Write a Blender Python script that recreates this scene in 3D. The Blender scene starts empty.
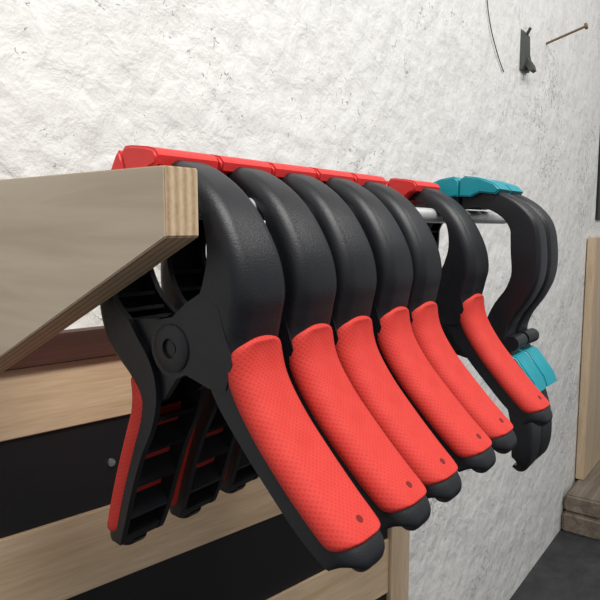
import bpy, bmesh, math, random
from mathutils import Vector, Matrix
random.seed(4)
H = 1.09   # camera height above floor; local coords are relative to eye level
scene = bpy.context.scene
scene.view_settings.view_transform = 'Standard'

# ------------------------------------------------------------------ materials
def newmat(name):
    m = bpy.data.materials.new(name); m.use_nodes = True
    nt = m.node_tree
    b = nt.nodes['Principled BSDF']
    return m, nt, b
def N(nt, t, **kw):
    n = nt.nodes.new(t)
    for k, v in kw.items(): setattr(n, k, v)
    return n
def L(nt, a, b): nt.links.new(a, b)
def ramp(nt, stops):
    r = N(nt, 'ShaderNodeValToRGB')
    e = r.color_ramp.elements
    e[0].position, e[0].color = stops[0][0], (*stops[0][1], 1)
    e[1].position, e[1].color = stops[-1][0], (*stops[-1][1], 1)
    for p, c in stops[1:-1]:
        x = e.new(p); x.color = (*c, 1)
    return r
def coords(nt, scale=(1,1,1), rot=(0,0,0), out='Object'):
    tc = N(nt, 'ShaderNodeTexCoord'); mp = N(nt, 'ShaderNodeMapping')
    mp.inputs['Scale'].default_value = scale; mp.inputs['Rotation'].default_value = rot
    L(nt, tc.outputs[out], mp.inputs['Vector']); return mp.outputs[0]
def noise(nt, vec, scale, detail=4, rough=.5, dist=0):
    n = N(nt, 'ShaderNodeTexNoise'); L(nt, vec, n.inputs['Vector'])
    n.inputs['Scale'].default_value = scale; n.inputs['Detail'].default_value = detail
    n.inputs['Roughness'].default_value = rough; n.inputs['Distortion'].default_value = dist
    return n
def bump(nt, h, strength, dist, prev=None):
    b = N(nt, 'ShaderNodeBump'); b.inputs['Strength'].default_value = strength
    b.inputs['Distance'].default_value = dist; L(nt, h, b.inputs['Height'])
    if prev: L(nt, prev, b.inputs['Normal'])
    return b.outputs[0]

def plastic(name, col, rough=.42, bs=.25, spec=.5, dust=0.0):
    m, nt, b = newmat(name)
    v = coords(nt)
    n = noise(nt, v, 900, 2); L(nt, bump(nt, n.outputs[0], bs, .0003), b.inputs['Normal'])
    n2 = noise(nt, v, 40, 4, .7)
    c2 = tuple(min(1, x*1.25 + dust) for x in col)
    r = ramp(nt, [(.35, col), (.75, c2)]); L(nt, n2.outputs[0], r.inputs[0]); L(nt, r.outputs[0], b.inputs['Base Color'])
    b.inputs['Roughness'].default_value = rough
    b.inputs['Specular IOR Level'].default_value = spec
    return m
M_black = plastic('black_nylon', (.0078,.0088,.0118), .43, .5, .40, .0035)
M_capred = plastic('red_jaw_plastic', (.60,.022,.020), .44, .15)
M_redin = plastic('red_inner', (.45,.024,.020), .6)
M_teal = plastic('teal_plastic', (.0,.25,.31), .4, .15)
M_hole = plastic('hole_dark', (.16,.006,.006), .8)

def padmat(name, col, col2):
    m, nt, b = newmat(name)
    tc = N(nt, 'ShaderNodeTexCoord'); sp = N(nt, 'ShaderNodeSeparateXYZ'); L(nt, tc.outputs['UV'], sp.inputs[0])
    def mth(op, a, bb=None):
        x = N(nt, 'ShaderNodeMath', operation=op)
        for i, s in enumerate((a, bb)):
            if s is None: continue
            if isinstance(s, (int, float)): x.inputs[i].default_value = s
            else: L(nt, s, x.inputs[i])
        return x.outputs[0]
    u, w = sp.outputs[0], sp.outputs[1]
    k = 1900
    a = mth('SINE', mth('MULTIPLY', mth('ADD', u, w), k))
    c = mth('SINE', mth('MULTIPLY', mth('SUBTRACT', u, w), k))
    d = mth('MAXIMUM', a, c)
    L(nt, bump(nt, d, .17, .0003), b.inputs['Normal'])
    v = coords(nt); n2 = noise(nt, v, 60, 4, .6)
    r = ramp(nt, [(.35, col), (.7, col2)]); L(nt, n2.outputs[0], r.inputs[0])
    mx = N(nt, 'ShaderNodeMix', data_type='RGBA'); mx.blend_type = 'MULTIPLY'
    L(nt, r.outputs[0], mx.inputs[6])
    rr = ramp(nt, [(.0, (.89,.86,.86)), (.6, (1,1,1))]); L(nt, d, rr.inputs[0]); L(nt, rr.outputs[0], mx.inputs[7])
    mx.inputs[0].default_value = 1
    L(nt, mx.outputs[2], b.inputs['Base Color'])
    b.inputs['Roughness'].default_value = .68
    b.inputs['Specular IOR Level'].default_value = .25
    return m
M_pad = padmat('red_rubber', (.62,.044,.034), (.68,.056,.043))

def metal(name, col, rough, met=1.0):
    m, nt, b = newmat(name)
    b.inputs['Metallic'].default_value = met
    n = noise(nt, coords(nt, (5, 60, 60)), 20, 3)
    r = ramp(nt, [(.3, tuple(c*.8 for c in col)), (.7, col)]); L(nt, n.outputs[0], r.inputs[0])
    L(nt, r.outputs[0], b.inputs['Base Color']); b.inputs['Roughness'].default_value = rough
    return m
M_steel = metal('brushed_steel', (.62,.63,.64), .35)
M_rail = metal('galvanised_steel', (.78,.79,.80), .42, .55)
M_rust = metal('rusty_steel', (.32,.22,.14), .6)
M_dkmetal = metal('weathered_bracket', (.15,.16,.15), .6)

def wood(name, c1, c2, c3, axis='X', sc=1.0, rough=.6):
    m, nt, b = newmat(name)
    s = {'X': (2.5, 40, 40), 'Y': (40, 2.5, 40), 'Z': (40, 40, 2.5)}[axis]
    s = tuple(x*sc for x in s)
    v = coords(nt, s)
    n = noise(nt, v, 1.6, 7, .62, .6)
    r = ramp(nt, [(.25, c1), (.5, c2), (.72, c3)]); L(nt, n.outputs[0], r.inputs[0])
    n2 = noise(nt, coords(nt, tuple(x*4 for x in s)), 3, 3)
    rr = ramp(nt, [(.3, (.8,.78,.75)), (.6, (1,1,1))]); L(nt, n2.outputs[0], rr.inputs[0])
    mx = N(nt, 'ShaderNodeMix', data_type='RGBA'); mx.blend_type = 'MULTIPLY'; mx.inputs[0].default_value = .6
    L(nt, r.outputs[0], mx.inputs[6]); L(nt, rr.outputs[0], mx.inputs[7])
    L(nt, mx.outputs[2], b.inputs['Base Color'])
    L(nt, bump(nt, n.outputs[0], .2, .001), b.inputs['Normal'])
    b.inputs['Roughness'].default_value = rough
    return m
M_pine = wood('pine_slat', (.54,.37,.21), (.68,.50,.32), (.76,.60,.42), 'X')
M_post = wood('plywood_post', (.48,.34,.21), (.62,.47,.32), (.70,.56,.41), 'Z')
M_brown = wood('dark_brown_batten', (.03,.012,.008), (.06,.022,.014), (.09,.035,.02), 'X')
M_blackwood = plastic('black_painted_board', (.008,.007,.008), .5, .4)
M_oldwood = wood('weathered_timber', (.10,.078,.06), (.21,.17,.13), (.32,.27,.21), 'X', .5)

def plymat():
    m, nt, b = newmat('birch_plywood')
    v = coords(nt, (40, 5, 60))
    n = noise(nt, v, 1.3, 7, .55, .5)
    face = ramp(nt, [(.25, (.48,.385,.28)), (.5, (.58,.48,.365)), (.75, (.64,.54,.42))]); L(nt, n.outputs[0], face.inputs[0])
    tc = N(nt, 'ShaderNodeTexCoord'); sp = N(nt, 'ShaderNodeSeparateXYZ'); L(nt, tc.outputs['Object'], sp.inputs[0])
    mm = N(nt, 'ShaderNodeMath', operation='MULTIPLY'); mm.inputs[1].default_value = 2*math.pi/.0056; L(nt, sp.outputs[0], mm.inputs[0])
    sn = N(nt, 'ShaderNodeMath', operation='SINE'); L(nt, mm.outputs[0], sn.inputs[0])
    ma = N(nt, 'ShaderNodeMath', operation='MULTIPLY_ADD'); ma.inputs[1].default_value = .16; ma.inputs[2].default_value = .35; L(nt, sn.outputs[0], ma.inputs[0])
    n3 = noise(nt, coords(nt, (260, 120, 160)), 1.5, 6, .75)
    ad = N(nt, 'ShaderNodeMath', operation='ADD'); L(nt, ma.outputs[0], ad.inputs[0])
    mb = N(nt, 'ShaderNodeMath', operation='MULTIPLY'); mb.inputs[1].default_value = .6; L(nt, n3.outputs[0], mb.inputs[0]); L(nt, mb.outputs[0], ad.inputs[1])
    edge = ramp(nt, [(.25, (.18,.10,.055)), (.5, (.44,.30,.18)), (.85, (.64,.49,.33))]); L(nt, ad.outputs[0], edge.inputs[0])
    sn2 = N(nt, 'ShaderNodeSeparateXYZ'); L(nt, tc.outputs['Normal'], sn2.inputs[0])
    ab = N(nt, 'ShaderNodeMath', operation='ABSOLUTE'); L(nt, sn2.outputs[0], ab.inputs[0])
    gt = N(nt, 'ShaderNodeMath', operation='GREATER_THAN'); gt.inputs[1].default_value = .7; L(nt, ab.outputs[0], gt.inputs[0])
    mx = N(nt, 'ShaderNodeMix', data_type='RGBA'); L(nt, gt.outputs[0], mx.inputs[0])
    L(nt, edge.outputs[0], mx.inputs[6]); L(nt, face.outputs[0], mx.inputs[7])
    L(nt, mx.outputs[2], b.inputs['Base Color'])
    L(nt, bump(nt, n.outputs[0], .15, .0006), b.inputs['Normal'])
    b.inputs['Roughness'].default_value = .6
    return m
M_ply = plymat()

def wallmat():
    m, nt, b = newmat('white_rough_plaster')
    v = coords(nt)
    big = noise(nt, v, 7, 3, .5)
    mid = noise(nt, v, 30, 4, .55, .25)
    fine = noise(nt, v, 190, 5, .62)
    n1 = bump(nt, big.outputs[0], .55, .03)
    n2 = bump(nt, mid.outputs[0], .62, .009, n1)
    pit = noise(nt, v, 75, 5, .72, 1.2)
    sel = noise(nt, v, 4.5, 3, .6)
    thr = N(nt, 'ShaderNodeMath', operation='MULTIPLY_ADD'); L(nt, sel.outputs[0], thr.inputs[0]); thr.inputs[1].default_value = .55
    L(nt, pit.outputs[0], thr.inputs[2])
    pm = ramp(nt, [(.935, (0,0,0)), (.97, (1,1,1))]); L(nt, thr.outputs[0], pm.inputs[0])
    inv = N(nt, 'ShaderNodeMath', operation='SUBTRACT'); inv.inputs[0].default_value = 1; L(nt, pm.outputs[0], inv.inputs[1])
    n3 = bump(nt, inv.outputs[0], .7, .004, n2)
    n4 = bump(nt, fine.outputs[0], .45, .0013, n3)
    L(nt, n4, b.inputs['Normal'])
    base = ramp(nt, [(.25, (.75,.745,.72)), (.5, (.82,.815,.795)), (.75, (.86,.855,.835))]); L(nt, mid.outputs[0], base.inputs[0])
    mx = N(nt, 'ShaderNodeMix', data_type='RGBA')
    L(nt, base.outputs[0], mx.inputs[6]); mx.inputs[7].default_value = (.36,.36,.34,1)
    mu = N(nt, 'ShaderNodeMath', operation='MULTIPLY'); mu.inputs[1].default_value = .55; L(nt, pm.outputs[0], mu.inputs[0]); L(nt, mu.outputs[0], mx.inputs[0])
    L(nt, mx.outputs[2], b.inputs['Base Color'])
    b.inputs['Roughness'].default_value = .75
    return m
M_wall = wallmat()
def floormat():
    m, nt, b = newmat('dark_concrete')
    n = noise(nt, coords(nt), 12, 6, .7)
    r = ramp(nt, [(.3, (.02,.021,.024)), (.7, (.06,.06,.065))]); L(nt, n.outputs[0], r.inputs[0]); L(nt, r.outputs[0], b.inputs['Base Color'])
    L(nt, bump(nt, n.outputs[0], .3, .005), b.inputs['Normal']); b.inputs['Roughness'].default_value = .7
    return m
M_floor = floormat()

# ------------------------------------------------------------------ mesh helpers
def finish(bm, name, mat, ang=35, parent=None):
    bmesh.ops.recalc_face_normals(bm, faces=bm.faces)
    for f in bm.faces: f.smooth = True
    for e in bm.edges:
        if len(e.link_faces) == 2 and e.calc_face_angle(0) > math.radians(ang): e.smooth = False
    me = bpy.data.meshes.new(name); bm.to_mesh(me); bm.free()
    for mm in (mat if isinstance(mat, (list, tuple)) else [mat]): me.materials.append(mm)
    return me
def obj(name, me, parent=None):
    o = bpy.data.objects.new(name, me); scene.collection.objects.link(o)
    if parent: o.parent = parent
    return o
def add_box(bm, lo, hi, mi=0, rot=None, cen=None):
    r = bmesh.ops.create_cube(bm, size=1)
    vs = r['verts']; lo = Vector(lo); hi = Vector(hi)
    for v in vs: v.co = Vector((v.co[i]*(hi[i]-lo[i]) + (hi[i]+lo[i])/2 for i in range(3)))
    if rot: bmesh.ops.rotate(bm, verts=vs, cent=cen or (lo+hi)/2, matrix=rot)
    fs = set(f for v in vs for f in v.link_faces)
    for f in fs: f.material_index = mi
    return vs
def add_cyl(bm, p0, p1, r0, r1=None, seg=24, mi=0):
    p0 = Vector(p0); p1 = Vector(p1); d = p1-p0
    r = bmesh.ops.create_cone(bm, cap_ends=True, segments=seg, radius1=r0, radius2=r0 if r1 is None else r1, depth=d.length)
    q = Vector((0,0,1)).rotation_difference(d.normalized()).to_matrix().to_4x4()
    bmesh.ops.transform(bm, matrix=Matrix.Translation((p0+p1)/2) @ q, verts=r['verts'])
    for f in set(f for v in r['verts'] for f in v.link_faces): f.material_index = mi
    return r['verts']
def add_plate(bm, pts, x0, x1, mi=0):
    a = [bm.verts.new((x0, p[0], p[1])) for p in pts]; b = [bm.verts.new((x1, p[0], p[1])) for p in pts]
    fs = [bm.faces.new(a), bm.faces.new(b[::-1])]
    n = len(pts)
    for i in range(n): fs.append(bm.faces.new((a[i], a[(i+1) % n], b[(i+1) % n], b[i])))
    for f in fs: f.material_index = mi
def merge(bm, b2):
    tmp = bpy.data.meshes.new('t'); b2.to_mesh(tmp); b2.free(); bm.from_mesh(tmp); bpy.data.meshes.remove(tmp)
def catmull(P, n=8):
    out = []
    Q = [P[0]] + list(P) + [P[-1]]
    for i in range(1, len(Q)-2):
        p0, p1, p2, p3 = Q[i-1], Q[i], Q[i+1], Q[i+2]
        for k in range(n):
            t = k/n
            out.append(tuple(.5*((2*b)+(c-a)*t+(2*a-5*b+4*c-d)*t*t+(-a+3*b-3*c+d)*t**3) for a, b, c, d in zip(p0, p1, p2, p3)))
    out.append(tuple(P[-1])); return out
def frames(S):
    F = []
    for i, s in enumerate(S):
        a = S[max(0, i-1)]; b = S[min(len(S)-1, i+1)]
        t = Vector((b[0]-a[0], b[1]-a[1])).normalized()
        F.append((Vector((s[0], s[1])), t, Vector((-t.y, t.x))))
    return F
def rad(hw, D, r0): return min(r0, hw*.8, D*.8)
def sweep_u(bm, S, r0, wall, side=1, mi=0, solid_from=9999, solid_len=3):
    F = frames(S); rings = []
    for i, ((p, t, n), s) in enumerate(zip(F, S)):
        hw, D = s[2], s[3]; r = rad(hw, D, r0); w = min(wall, hw*.45, D*.45); wd = w
        if i > solid_from: wd = w+(D*.97-w)*min(1, (i-solid_from)/solid_len)
        sec = [(-hw, D)]
        for k in range(7):
            a = k/6*math.pi/2; sec.append((-hw+r-r*math.cos(a), r-r*math.sin(a)))
        for k in range(7):
            a = k/6*math.pi/2; sec.append((hw-r+r*math.sin(a), r-r*math.cos(a)))
        sec += [(hw, D), (hw-w, D), (hw-w, wd), (-hw+w, wd), (-hw+w, D)]
        ring = []
        for x, d in sec:
            q = p + n*d; ring.append(bm.verts.new((x, q.x*side, q.y)))
        rings.append(ring)
    m = len(rings[0])
    for a, b in zip(rings, rings[1:]):
        for k in range(m):
            bm.faces.new((a[k], a[(k+1) % m], b[(k+1) % m], b[k])).material_index = mi
    for ring in (rings[0], rings[-1]):
        try: bm.faces.new(ring).material_index = mi
        except Exception: pass
def prof(l, hw, r):
    s = 1 if l >= 0 else -1; a = abs(l)
    if a < hw-r: return (s*a, 0.0, 0.0, -1.0)
    a -= hw-r
    if a < math.pi/2*r:
        th = a/r; return (s*(hw-r+r*math.sin(th)), r-r*math.cos(th), s*math.sin(th), -math.cos(th))
    a -= math.pi/2*r
    return (s*hw, r+a, s*1.0, 0.0)
def pad_mesh(bm, S, i0, i1, r0, wrap, side=1, hgt=.0024, e0=.22, e1=.15, M=26, mi=0):
    F = frames(S); uvl = bm.loops.layers.uv.verify()
    rows = []
    nn = 72; acc = 0; lastp = None
    for k in range(nn+1):
        sp = .5-.5*math.cos(math.pi*k/nn)
        f = i0+(i1-i0)*sp; i = min(int(f), len(S)-2); fr = f-i
        s = [a+(b-a)*fr for a, b in zip(S[i], S[i+1])]
        p = F[i][0].lerp(F[i+1][0], fr); n = F[i][2].lerp(F[i+1][2], fr).normalized()
        hw, D = s[2], s[3]; r = rad(hw, D, r0)
        Lm = hw-r+math.pi/2*r+wrap
        kk = 1.0
        if sp < e0: kk = max(0, 1-((e0-sp)/e0)**2.0)**.5
        if sp > 1-e1: kk = min(kk, max(0, 1-((sp-1+e1)/e1)**2.1)**.5)
        kk = max(kk, .001)
        if lastp is not None: acc += (p-lastp).length
        lastp = p
        row = []
        for j in range(M+1):
            q = math.sin((j/M*2-1)*math.pi/2)
            l = q*Lm*kk
            x, d, nx, nd = prof(l, hw, r)
            h = (hgt+.0008)*(1-abs(q)**7)*min(1, kk*2.2) - .0008
            P = p + n*(d+nd*h)
            v = bm.verts.new((x+nx*h, P.x*side, P.y)); row.append((v, acc, l))
        rows.append(row)
    for a, b in zip(rows, rows[1:]):
        for j in range(M):
            f = bm.faces.new((a[j][0], a[j+1][0], b[j+1][0], b[j][0])); f.material_index = mi
            for lp, src in zip(f.loops, (a[j], a[j+1], b[j+1], b[j])): lp[uvl].uv = (src[1], src[2])

# ------------------------------------------------------------------ spring clamp (jaws up, pivot at origin, y = front/back, z = up)
UP = [(-.006,.1085,.0150,.012), (-.0225,.1050,.0158,.013), (-.0365,.0965,.0166,.0125), (-.0485,.0825,.0176,.0115), (-.0570,.0665,.0188,.0125),
       (-.0620,.0490,.0198,.018), (-.0640,.0310,.0205,.026), (-.0615,.0140,.0207,.031), (-.0540,.0000,.0206,.029), (-.0475,-.0130,.0203,.026)]
DN_F = [(-.0465,-.0300,.0200,.023), (-.0525,-.0520,.0200,.020), (-.0630,-.0760,.0200,.019), (-.0745,-.0985,.0195,.019), (-.0835,-.1140,.0186,.018),
       (-.0872,-.1225,.0170,.0165), (-.0868,-.1285,.0150,.0140), (-.0828,-.1315,.0125,.0105), (-.0775,-.1310,.0095,.0065), (-.0730,-.1280,.0060,.0025)]
DN_B = [(-.0520,-.0270,.0200,.023), (-.0655,-.0440,.0200,.020), (-.0820,-.0645,.0200,.019), (-.0975,-.0845,.0195,.019), (-.1080,-.0985,.0186,.018),
       (-.1130,-.1065,.0170,.0165), (-.1137,-.1125,.0150,.0140), (-.1105,-.1165,.0125,.0105), (-.1045,-.1172,.0095,.0065), (-.0992,-.1145,.0060,.0025)]
NS = 8
SF = catmull(UP+DN_F, NS); SB = catmull(UP+DN_B, NS)
def clamp_body():
    bm = bmesh.new()
    for side in (-1, 1):
        sd = -side
        S = SF if sd == 1 else SB
        F = frames(S)
        sweep_u(bm, S, .0095, .0042, sd, 0, int(13.7*NS), 3)
        def ribs(i0, i1, step):
            k = i0; flip = False
            while k+step <= i1:
                ia, ib = (k, k+step) if flip else (k+step, k)
                pa, na = F[ia][0], F[ia][2]; pb, nb = F[ib][0], F[ib][2]
                A = pa + na*.004; B = pb + nb*(S[ib][3]-.0006)
                d = (B-A).normalized(); w = Vector((-d.y, d.x))*.0013
                hw = min(S[ia][2], S[ib][2])-.0035
                pts = [A+w, B+w, B-w, A-w]
                add_plate(bm, [(p.x*sd, p.y) for p in pts], -hw, hw)
                k += step; flip = not flip
        ribs(10*NS, int(13.7*NS), 4)
        for k in range(int(4.5*NS), 8*NS, 6):
            p, t, n = F[k]; A = p+n*.004; B = p+n*(S[k][3]-.0025); w = t*.0012; hw = S[k][2]-.0035
            add_plate(bm, [(q.x*sd, q.y) for q in (A+w, B+w, B-w, A-w)], -hw, hw)
        for k in range(10*NS, int(13.6*NS)):
            p, t, n = F[k]; p2, t2, n2 = F[k+1]; hw = S[k][2]-.005
            q = [p+n*.0092, p2+n2*.0092]
            vs = [bm.verts.new((x, a.x*sd, a.y)) for a, x in ((q[0], -hw), (q[0], hw), (q[1], hw), (q[1], -hw))]
            bm.faces.new(vs).material_index = 1
        off = 0 if side == -1 else .0046
        pts = [(-.034,.024), (-.043,.012), (-.043,-.018), (-.034,-.030), (-.022,-.027)]
        for k in range(11):
            a = math.radians(-110 + k*22); pts.append((.0175*math.cos(a), .0175*math.sin(a)))
        pts += [(-.020,.0215)]
        for sx in (-1, 1):
            x1 = sx*(.0208-off); x0 = sx*(.0208-off-.0042)
            add_plate(bm, [(h*sd, v) for h, v in pts], min(x0, x1), max(x0, x1))
    for sx in (-1, 1):
        ro, ri, n = .0140, .0058, 32
        xa, xb = sx*.0200, sx*.0226
        R = []
        for x, r in ((xa, ro), (xb-sx*.0010, ro), (xb, ro-.0016), (xb, ri), (xa, ri)):
            R.append([bm.verts.new((x, r*math.cos(2*math.pi*k/n), r*math.sin(2*math.pi*k/n))) for k in range(n)])
        for a, b in zip(R, R[1:]):
            for k in range(n): bm.faces.new((a[k], a[(k+1) % n], b[(k+1) % n], b[k]))
    add_cyl(bm, (-.0212,0,0), (.0212,0,0), .0034)
    return finish(bm, 'clamp_body', [M_black, M_redin])
def clamp_pads():
    bm = bmesh.new()
    for sd, S in ((1, SF), (-1, SB)):
        pad_mesh(bm, S, 8.5*NS, 14.4*NS, .0095, .0012 if sd == 1 else .004, sd)
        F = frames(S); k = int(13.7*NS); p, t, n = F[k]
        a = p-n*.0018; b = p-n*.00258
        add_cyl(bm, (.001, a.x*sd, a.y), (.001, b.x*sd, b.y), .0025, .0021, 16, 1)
    return finish(bm, 'clamp_pads', [M_pad, M_hole], 60)
def clamp_caps(hwx=.0246):
    bm = bmesh.new()
    for sd in (1, -1):
        pts = [(-.0004,.0955), (-.0004,.1165), (-.004,.1190), (-.010,.1170), (-.022,.1115), (-.0275,.1080), (-.0295,.1035), (-.0270,.0990), (-.020,.0990), (-.0145,.0965), (-.010,.0930)]
        if sd == -1: pts = [(h*.55, v) for h, v in pts]
        b2 = bmesh.new()
        add_plate(b2, [(h*sd, v) for h, v in pts], -hwx, hwx)
        bmesh.ops.recalc_face_normals(b2, faces=b2.faces)
        bmesh.ops.bevel(b2, geom=[e for e in b2.edges if abs(abs(e.verts[0].co.x)-hwx) < 1e-6 and abs(e.verts[0].co.x-e.verts[1].co.x) < 1e-6], offset=.0016, segments=3, affect='EDGES')
        merge(bm, b2)
    return finish(bm, 'clamp_caps', M_capred, 50)
def clamp_spring():
    bm = bmesh.new(); pts = []
    n = 150
    for k in range(n+1):
        a = k/n*2*math.pi*6 ; pts.append(Vector((-.011+.022*k/n, .0095*math.cos(a), .0095*math.sin(a))))
    pts = [Vector((-.011, .034, -.024))] + pts + [Vector((.011, -.034, -.036))]
    rings = []
    for i, p in enumerate(pts):
        t = (pts[min(i+1, len(pts)-1)]-pts[max(i-1, 0)]).normalized()
        u = t.cross(Vector((1, .1, .05))).normalized(); w = t.cross(u)
        rings.append([bm.verts.new(p+u*.0011*math.cos(2*math.pi*k/8)+w*.0011*math.sin(2*math.pi*k/8)) for k in range(8)])
    for a, b in zip(rings, rings[1:]):
        for k in range(8): bm.faces.new((a[k], a[(k+1) % 8], b[(k+1) % 8], b[k]))
    return finish(bm, 'clamp_spring', M_steel, 60)
meB, meP, meC, meS = clamp_body(), clamp_pads(), clamp_caps(), clamp_spring()
PIV = (.2695, -.0676)
XS = [.257, .308, .3585, .411, .463, .560]
TILT = [18, 18.2, 17.6, 18.4, 17.7, 16.5]
DY = [0, 0, 0, 0, 0, -.004]
RAIL = (.259, .0115)
J = (PIV[0]+.083*math.sin(math.radians(18)), PIV[1]+.083*math.cos(math.radians(18)))
for i, (x, tl) in enumerate(zip(XS, TILT)):
    e = bpy.data.objects.new('spring_clamp', None); scene.collection.objects.link(e); e.empty_display_size = .02
    a = math.radians(tl)
    e.location = (x, J[0]-.083*math.sin(a)+DY[i], J[1]-.083*math.cos(a)+H)
    e.rotation_euler = (-a, 0, math.radians([0, .6, -.5, .4, -.3, -1.5][i]))
    for nm, me in (('body', meB), ('grip_pads', meP), ('jaw_caps', meC), ('torsion_spring', meS)): obj(nm, me, e)

# ------------------------------------------------------------------ teal clamps
TP = (.262, -.118)
TA = [(.258,.044,.011,.0245), (.2380,.041,.012,.021), (.2180,.034,.013,.020), (.1990,.022,.0135,.022), (.1850,.004,.0140,.026), (.1800,-.022,.0145,.028), (.1810,-.048,.0145,.026),
      (.1900,-.070,.0145,.024), (.2030,-.090,.0145,.024), (.2080,-.108,.0145,.024), (.2020,-.130,.0150,.022), (.1900,-.160,.0165,.020), (.1810,-.190,.0178,.020), (.1790,-.215,.0178,.020),
      (.1815,-.2330,.0165,.0180), (.1870,-.2420,.0140,.0140), (.1945,-.2450,.0110,.0090), (.2010,-.2430,.0070,.0035)]
TA = [(a-TP[0], b-TP[1], c, d) for a, b, c, d in TA]
ST = catmull(TA, 6)
def teal_body():
    bm = bmesh.new(); F = frames(ST)
    for sd in (1, -1):
        sweep_u(bm, ST, .0045, .0035, sd, 0, 70, 4)
        for k in range(8, len(ST)-32, 5):
            p, t, n = F[k]; A = p+n*.003; B = p+n*(ST[k][3]-.001); w = t*.001; hw = ST[k][2]-.003
            add_plate(bm, [(q.x*sd, q.y) for q in (A+w, B+w, B-w, A-w)], -hw, hw)
        off = 0 if sd == 1 else .004
        pts = [(-.034,.022), (-.046,.010), (-.044,-.012), (-.030,-.020)] + [(.014*math.cos(math.radians(-100+k*20)), .014*math.sin(math.radians(-100+k*20))) for k in range(11)] + [(-.012,.018)]
        for sx in (-1, 1):
            x1 = sx*(.0138-off); x0 = sx*(.0138-off-.0036)
            add_plate(bm, [(h*sd, v) for h, v in pts], min(x0, x1), max(x0, x1))
        add_cyl(bm, (-.0150, -.058*sd, .004), (.0150, -.058*sd, .004), .0075)
    add_cyl(bm, (-.016,0,0), (.016,0,0), .010)
    return finish(bm, 'teal_clamp_body', M_black)
def teal_parts():
    bm = bmesh.new()
    for sd in (1, -1):
        b2 = bmesh.new()
        pts = [(-.0005,.150), (-.0005,.166), (-.006,.170), (-.020,.168), (-.036,.162), (-.042,.156), (-.038,.151), (-.022,.153), (-.012,.149)]
        add_plate(b2, [(h*sd, v) for h, v in pts], -.0175, .0175)
        pts2 = [(-.052,-.006), (-.064,-.009), (-.082,-.032), (-.086,-.042), (-.078,-.042), (-.066,-.028), (-.056,-.018)]
        add_plate(b2, [(h*sd, v) for h, v in pts2], -.0165, .0165)
        bmesh.ops.recalc_face_normals(b2, faces=b2.faces)
        bmesh.ops.bevel(b2, geom=[e for e in b2.edges if abs(e.verts[0].co.x-e.verts[1].co.x) < 1e-6], offset=.0014, segments=3, affect='EDGES')
        merge(bm, b2)
    return finish(bm, 'teal_parts', M_teal, 40)
mtB, mtP = teal_body(), teal_parts()
for x, rz in ((.630, 1), (.670, -2)):
    e = bpy.data.objects.new('teal_spring_clamp', None); scene.collection.objects.link(e)
    e.location = (x, TP[0], TP[1]+H); e.rotation_euler = (0, 0, math.radians(rz))
    obj('body', mtB, e); obj('teal_caps_and_levers', mtP, e)

# ------------------------------------------------------------------ rail + bracket
bm = bmesh.new()
add_cyl(bm, (.2325, RAIL[0], RAIL[1]), (.74, RAIL[0], RAIL[1]), .0068, seg=32)
add_cyl(bm, (.728, RAIL[0], RAIL[1]), (.728, .5595, RAIL[1]), .0060, seg=24)
add_cyl(bm, (.728, .553, RAIL[1]), (.728, .5595, RAIL[1]), .020, seg=24)
o = obj('hanging_rail', finish(bm, 'hanging_rail', M_rail)); o.location.z = H
bm = bmesh.new()
add_plate(bm, [(.241,.0305), (.241,-.0045), (.498,-.129), (.498,-.0895), (.5595,-.0895), (.5595,.0305)], .209, .232)
bmesh.ops.recalc_face_normals(bm, faces=bm.faces)
bmesh.ops.bevel(bm, geom=bm.edges[:], offset=.0007, segments=2, affect='EDGES')
o = obj('plywood_bracket', finish(bm, 'plywood_bracket', M_ply)); o.location.z = H

# ------------------------------------------------------------------ slatted panel (slightly skewed to the wall)
pan = bpy.data.objects.new('slatted_cleat_panel', None); scene.collection.objects.link(pan)
pan.location = (.26, .50, H); pan.rotation_euler = (0, 0, -math.radians(10.7))
def panel_part(nm, boxes, mat, bev=.001):
    bm = bmesh.new()
    for lo, hi in boxes:
        b2 = bmesh.new(); add_box(b2, lo, hi)
        bmesh.ops.bevel(b2, geom=b2.edges[:], offset=bev, segments=2, affect='EDGES')
        merge(bm, b2)
    return obj(nm, finish(bm, nm, mat), pan)
E = .497; W0 = -.20
panel_part('pine_slats', [((W0, 0, -.176), (E, .012, -.112)), ((W0, 0, -.335), (E, .012, -.260)), ((W0, 0, -.515), (E, .012, -.435)), ((W0, 0, -.70), (E, .012, -.61)), ((W0, 0, -.88), (E, .012, -.79))], M_pine)
panel_part('black_boards', [((W0, .003, -.2605), (E, .011, -.1755)), ((W0, .003, -.4355), (E, .011, -.3345)), ((W0, .003, -.6105), (E, .011, -.5145)), ((W0, .003, -.7905), (E, .011, -.6995)), ((W0, .003, -1.085), (E, .011, -.8795))], M_blackwood)
panel_part('brown_batten', [((W0, -.006, -.116), (E, .012, -.0900))], M_brown)
panel_part('end_post', [((E, -.004, -1.0895), (E+.042, .022, -.095))], M_post)
bm = bmesh.new()
for sx in (.09, .42):
    for z in (-.219, -.38, -.56):
        add_cyl(bm, (sx, .0035, z), (sx, .0012, z), .0042, .0035, 20)
        add_box(bm, (sx-.0025, .0006, z-.0005), (sx+.0025, .0013, z+.0005))
obj('screws', finish(bm, 'screws', M_steel), pan)

# ------------------------------------------------------------------ wall, floor
bm = bmesh.new(); add_box(bm, (-1.6, .56, 0), (4.2, .66, 2.7)); obj('wall_back', finish(bm, 'wall_back', M_wall))
bm = bmesh.new(); add_box(bm, (-1.6, -2.4, -.08), (4.2, .66, 0)); obj('floor', finish(bm, 'floor', M_floor))

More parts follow.
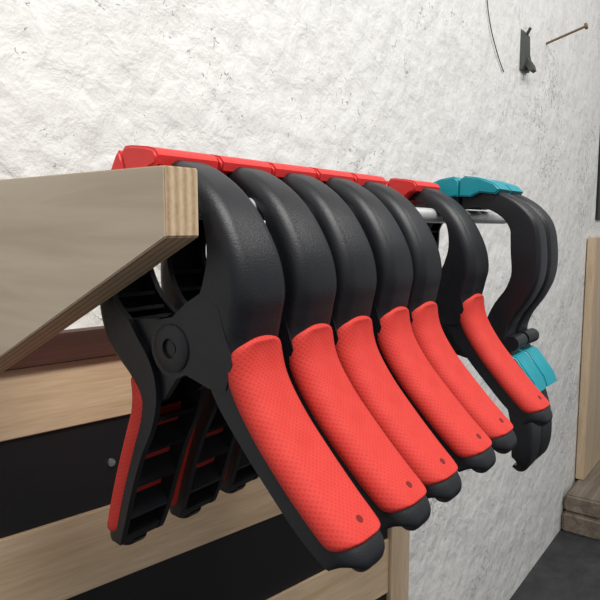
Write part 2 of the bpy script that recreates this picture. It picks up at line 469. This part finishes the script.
# nail, hook, wire on the wall
bm = bmesh.new()
add_cyl(bm, (1.894, .56, .517), (1.894, .457, .545), .0033, seg=12)
add_cyl(bm, (1.894, .459, .5445), (1.894, .453, .546), .0085, seg=16)
o = obj('wall_nail', finish(bm, 'wall_nail', M_rust)); o.location.z = H
bm = bmesh.new()
add_plate(bm, [(.5598,.405), (.552,.405), (.545,.425), (.551,.45), (.553,.495), (.5598,.505)], 1.675, 1.73)
add_plate(bm, [(.553,.42), (.538,.400), (.530,.404), (.534,.418), (.548,.438)], 1.69, 1.72)
add_cyl(bm, (1.71, .5595, .49), (1.705, .545, .512), .004, seg=10)
o = obj('wall_hook', finish(bm, 'wall_hook', M_dkmetal)); o.location.z = H
cu = bpy.data.curves.new('hanging_wire', 'CURVE'); cu.dimensions = '3D'; cu.bevel_depth = .0012; cu.bevel_resolution = 3
sp = cu.splines.new('NURBS'); P = [(1.40,.5585,.72), (1.415,.5575,.60), (1.425,.557,.52), (1.45,.556,.46), (1.485,.555,.42), (1.535,.557,.385), (1.555,.557,.375)]
sp.points.add(len(P)-1)
for a, b in zip(sp.points, P): a.co = (*b, 1)
sp.use_endpoint_u = True
cu.materials.append(M_dkmetal); o = obj('hanging_wire', cu); o.location.z = H

# timber offcuts + leaning plank
bm = bmesh.new()
for lo, hi in (((2.30, .42, 0), (2.9, .555, .072)), ((2.31, .425, .073), (2.86, .552, .138))):
    b2 = bmesh.new(); add_box(b2, lo, hi)
    bmesh.ops.bevel(b2, geom=b2.edges[:], offset=.008, segments=3, affect='EDGES')
    merge(bm, b2)
obj('timber_offcuts', finish(bm, 'timber_offcuts', M_oldwood))
bm = bmesh.new(); add_box(bm, (2.48, .525, .139), (2.75, .556, 1.055))
bmesh.ops.bevel(bm, geom=bm.edges[:], offset=.002, segments=2, affect='EDGES')
obj('plywood_offcut', finish(bm, 'plywood_offcut', M_post))
bm = bmesh.new(); add_box(bm, (2.60, .552, 1.12), (2.68, .5598, 1.78))
bmesh.ops.bevel(bm, geom=bm.edges[:], offset=.002, segments=2, affect='EDGES')
obj('wall_mounted_bar', finish(bm, 'wall_mounted_bar', M_blackwood))

# ------------------------------------------------------------------ lights, camera
def area(nm, loc, tgt, size, power, col):
    l = bpy.data.lights.new(nm, 'AREA'); l.shape = 'RECTANGLE'; l.size, l.size_y = size; l.energy = power; l.color = col
    o = bpy.data.objects.new(nm, l); scene.collection.objects.link(o); o.location = loc
    o.rotation_euler = (Vector(tgt)-Vector(loc)).to_track_quat('-Z', 'Y').to_euler(); return o
area('ceiling_light', (.15, -.50, 2.45), (.5, .4, 1.0), (1.1, .4), 32, (1, .98, .945))
area('ceiling_light', (1.9, -.7, 2.5), (1.9, .5, 1.0), (1.0, .4), 12, (1, .98, .95))
w = bpy.data.worlds.new('world'); scene.world = w; w.use_nodes = True
w.node_tree.nodes['Background'].inputs[0].default_value = (.98, .99, 1, 1)
w.node_tree.nodes['Background'].inputs[1].default_value = .34
cam = bpy.data.cameras.new('camera'); cam.sensor_width = 36; cam.lens = 37.8; cam.clip_start = .01
co = bpy.data.objects.new('camera', cam); scene.collection.objects.link(co)
co.location = (0, 0, H); co.rotation_euler = (math.radians(90-6.52), 0, math.radians(-52.93))
scene.camera = co
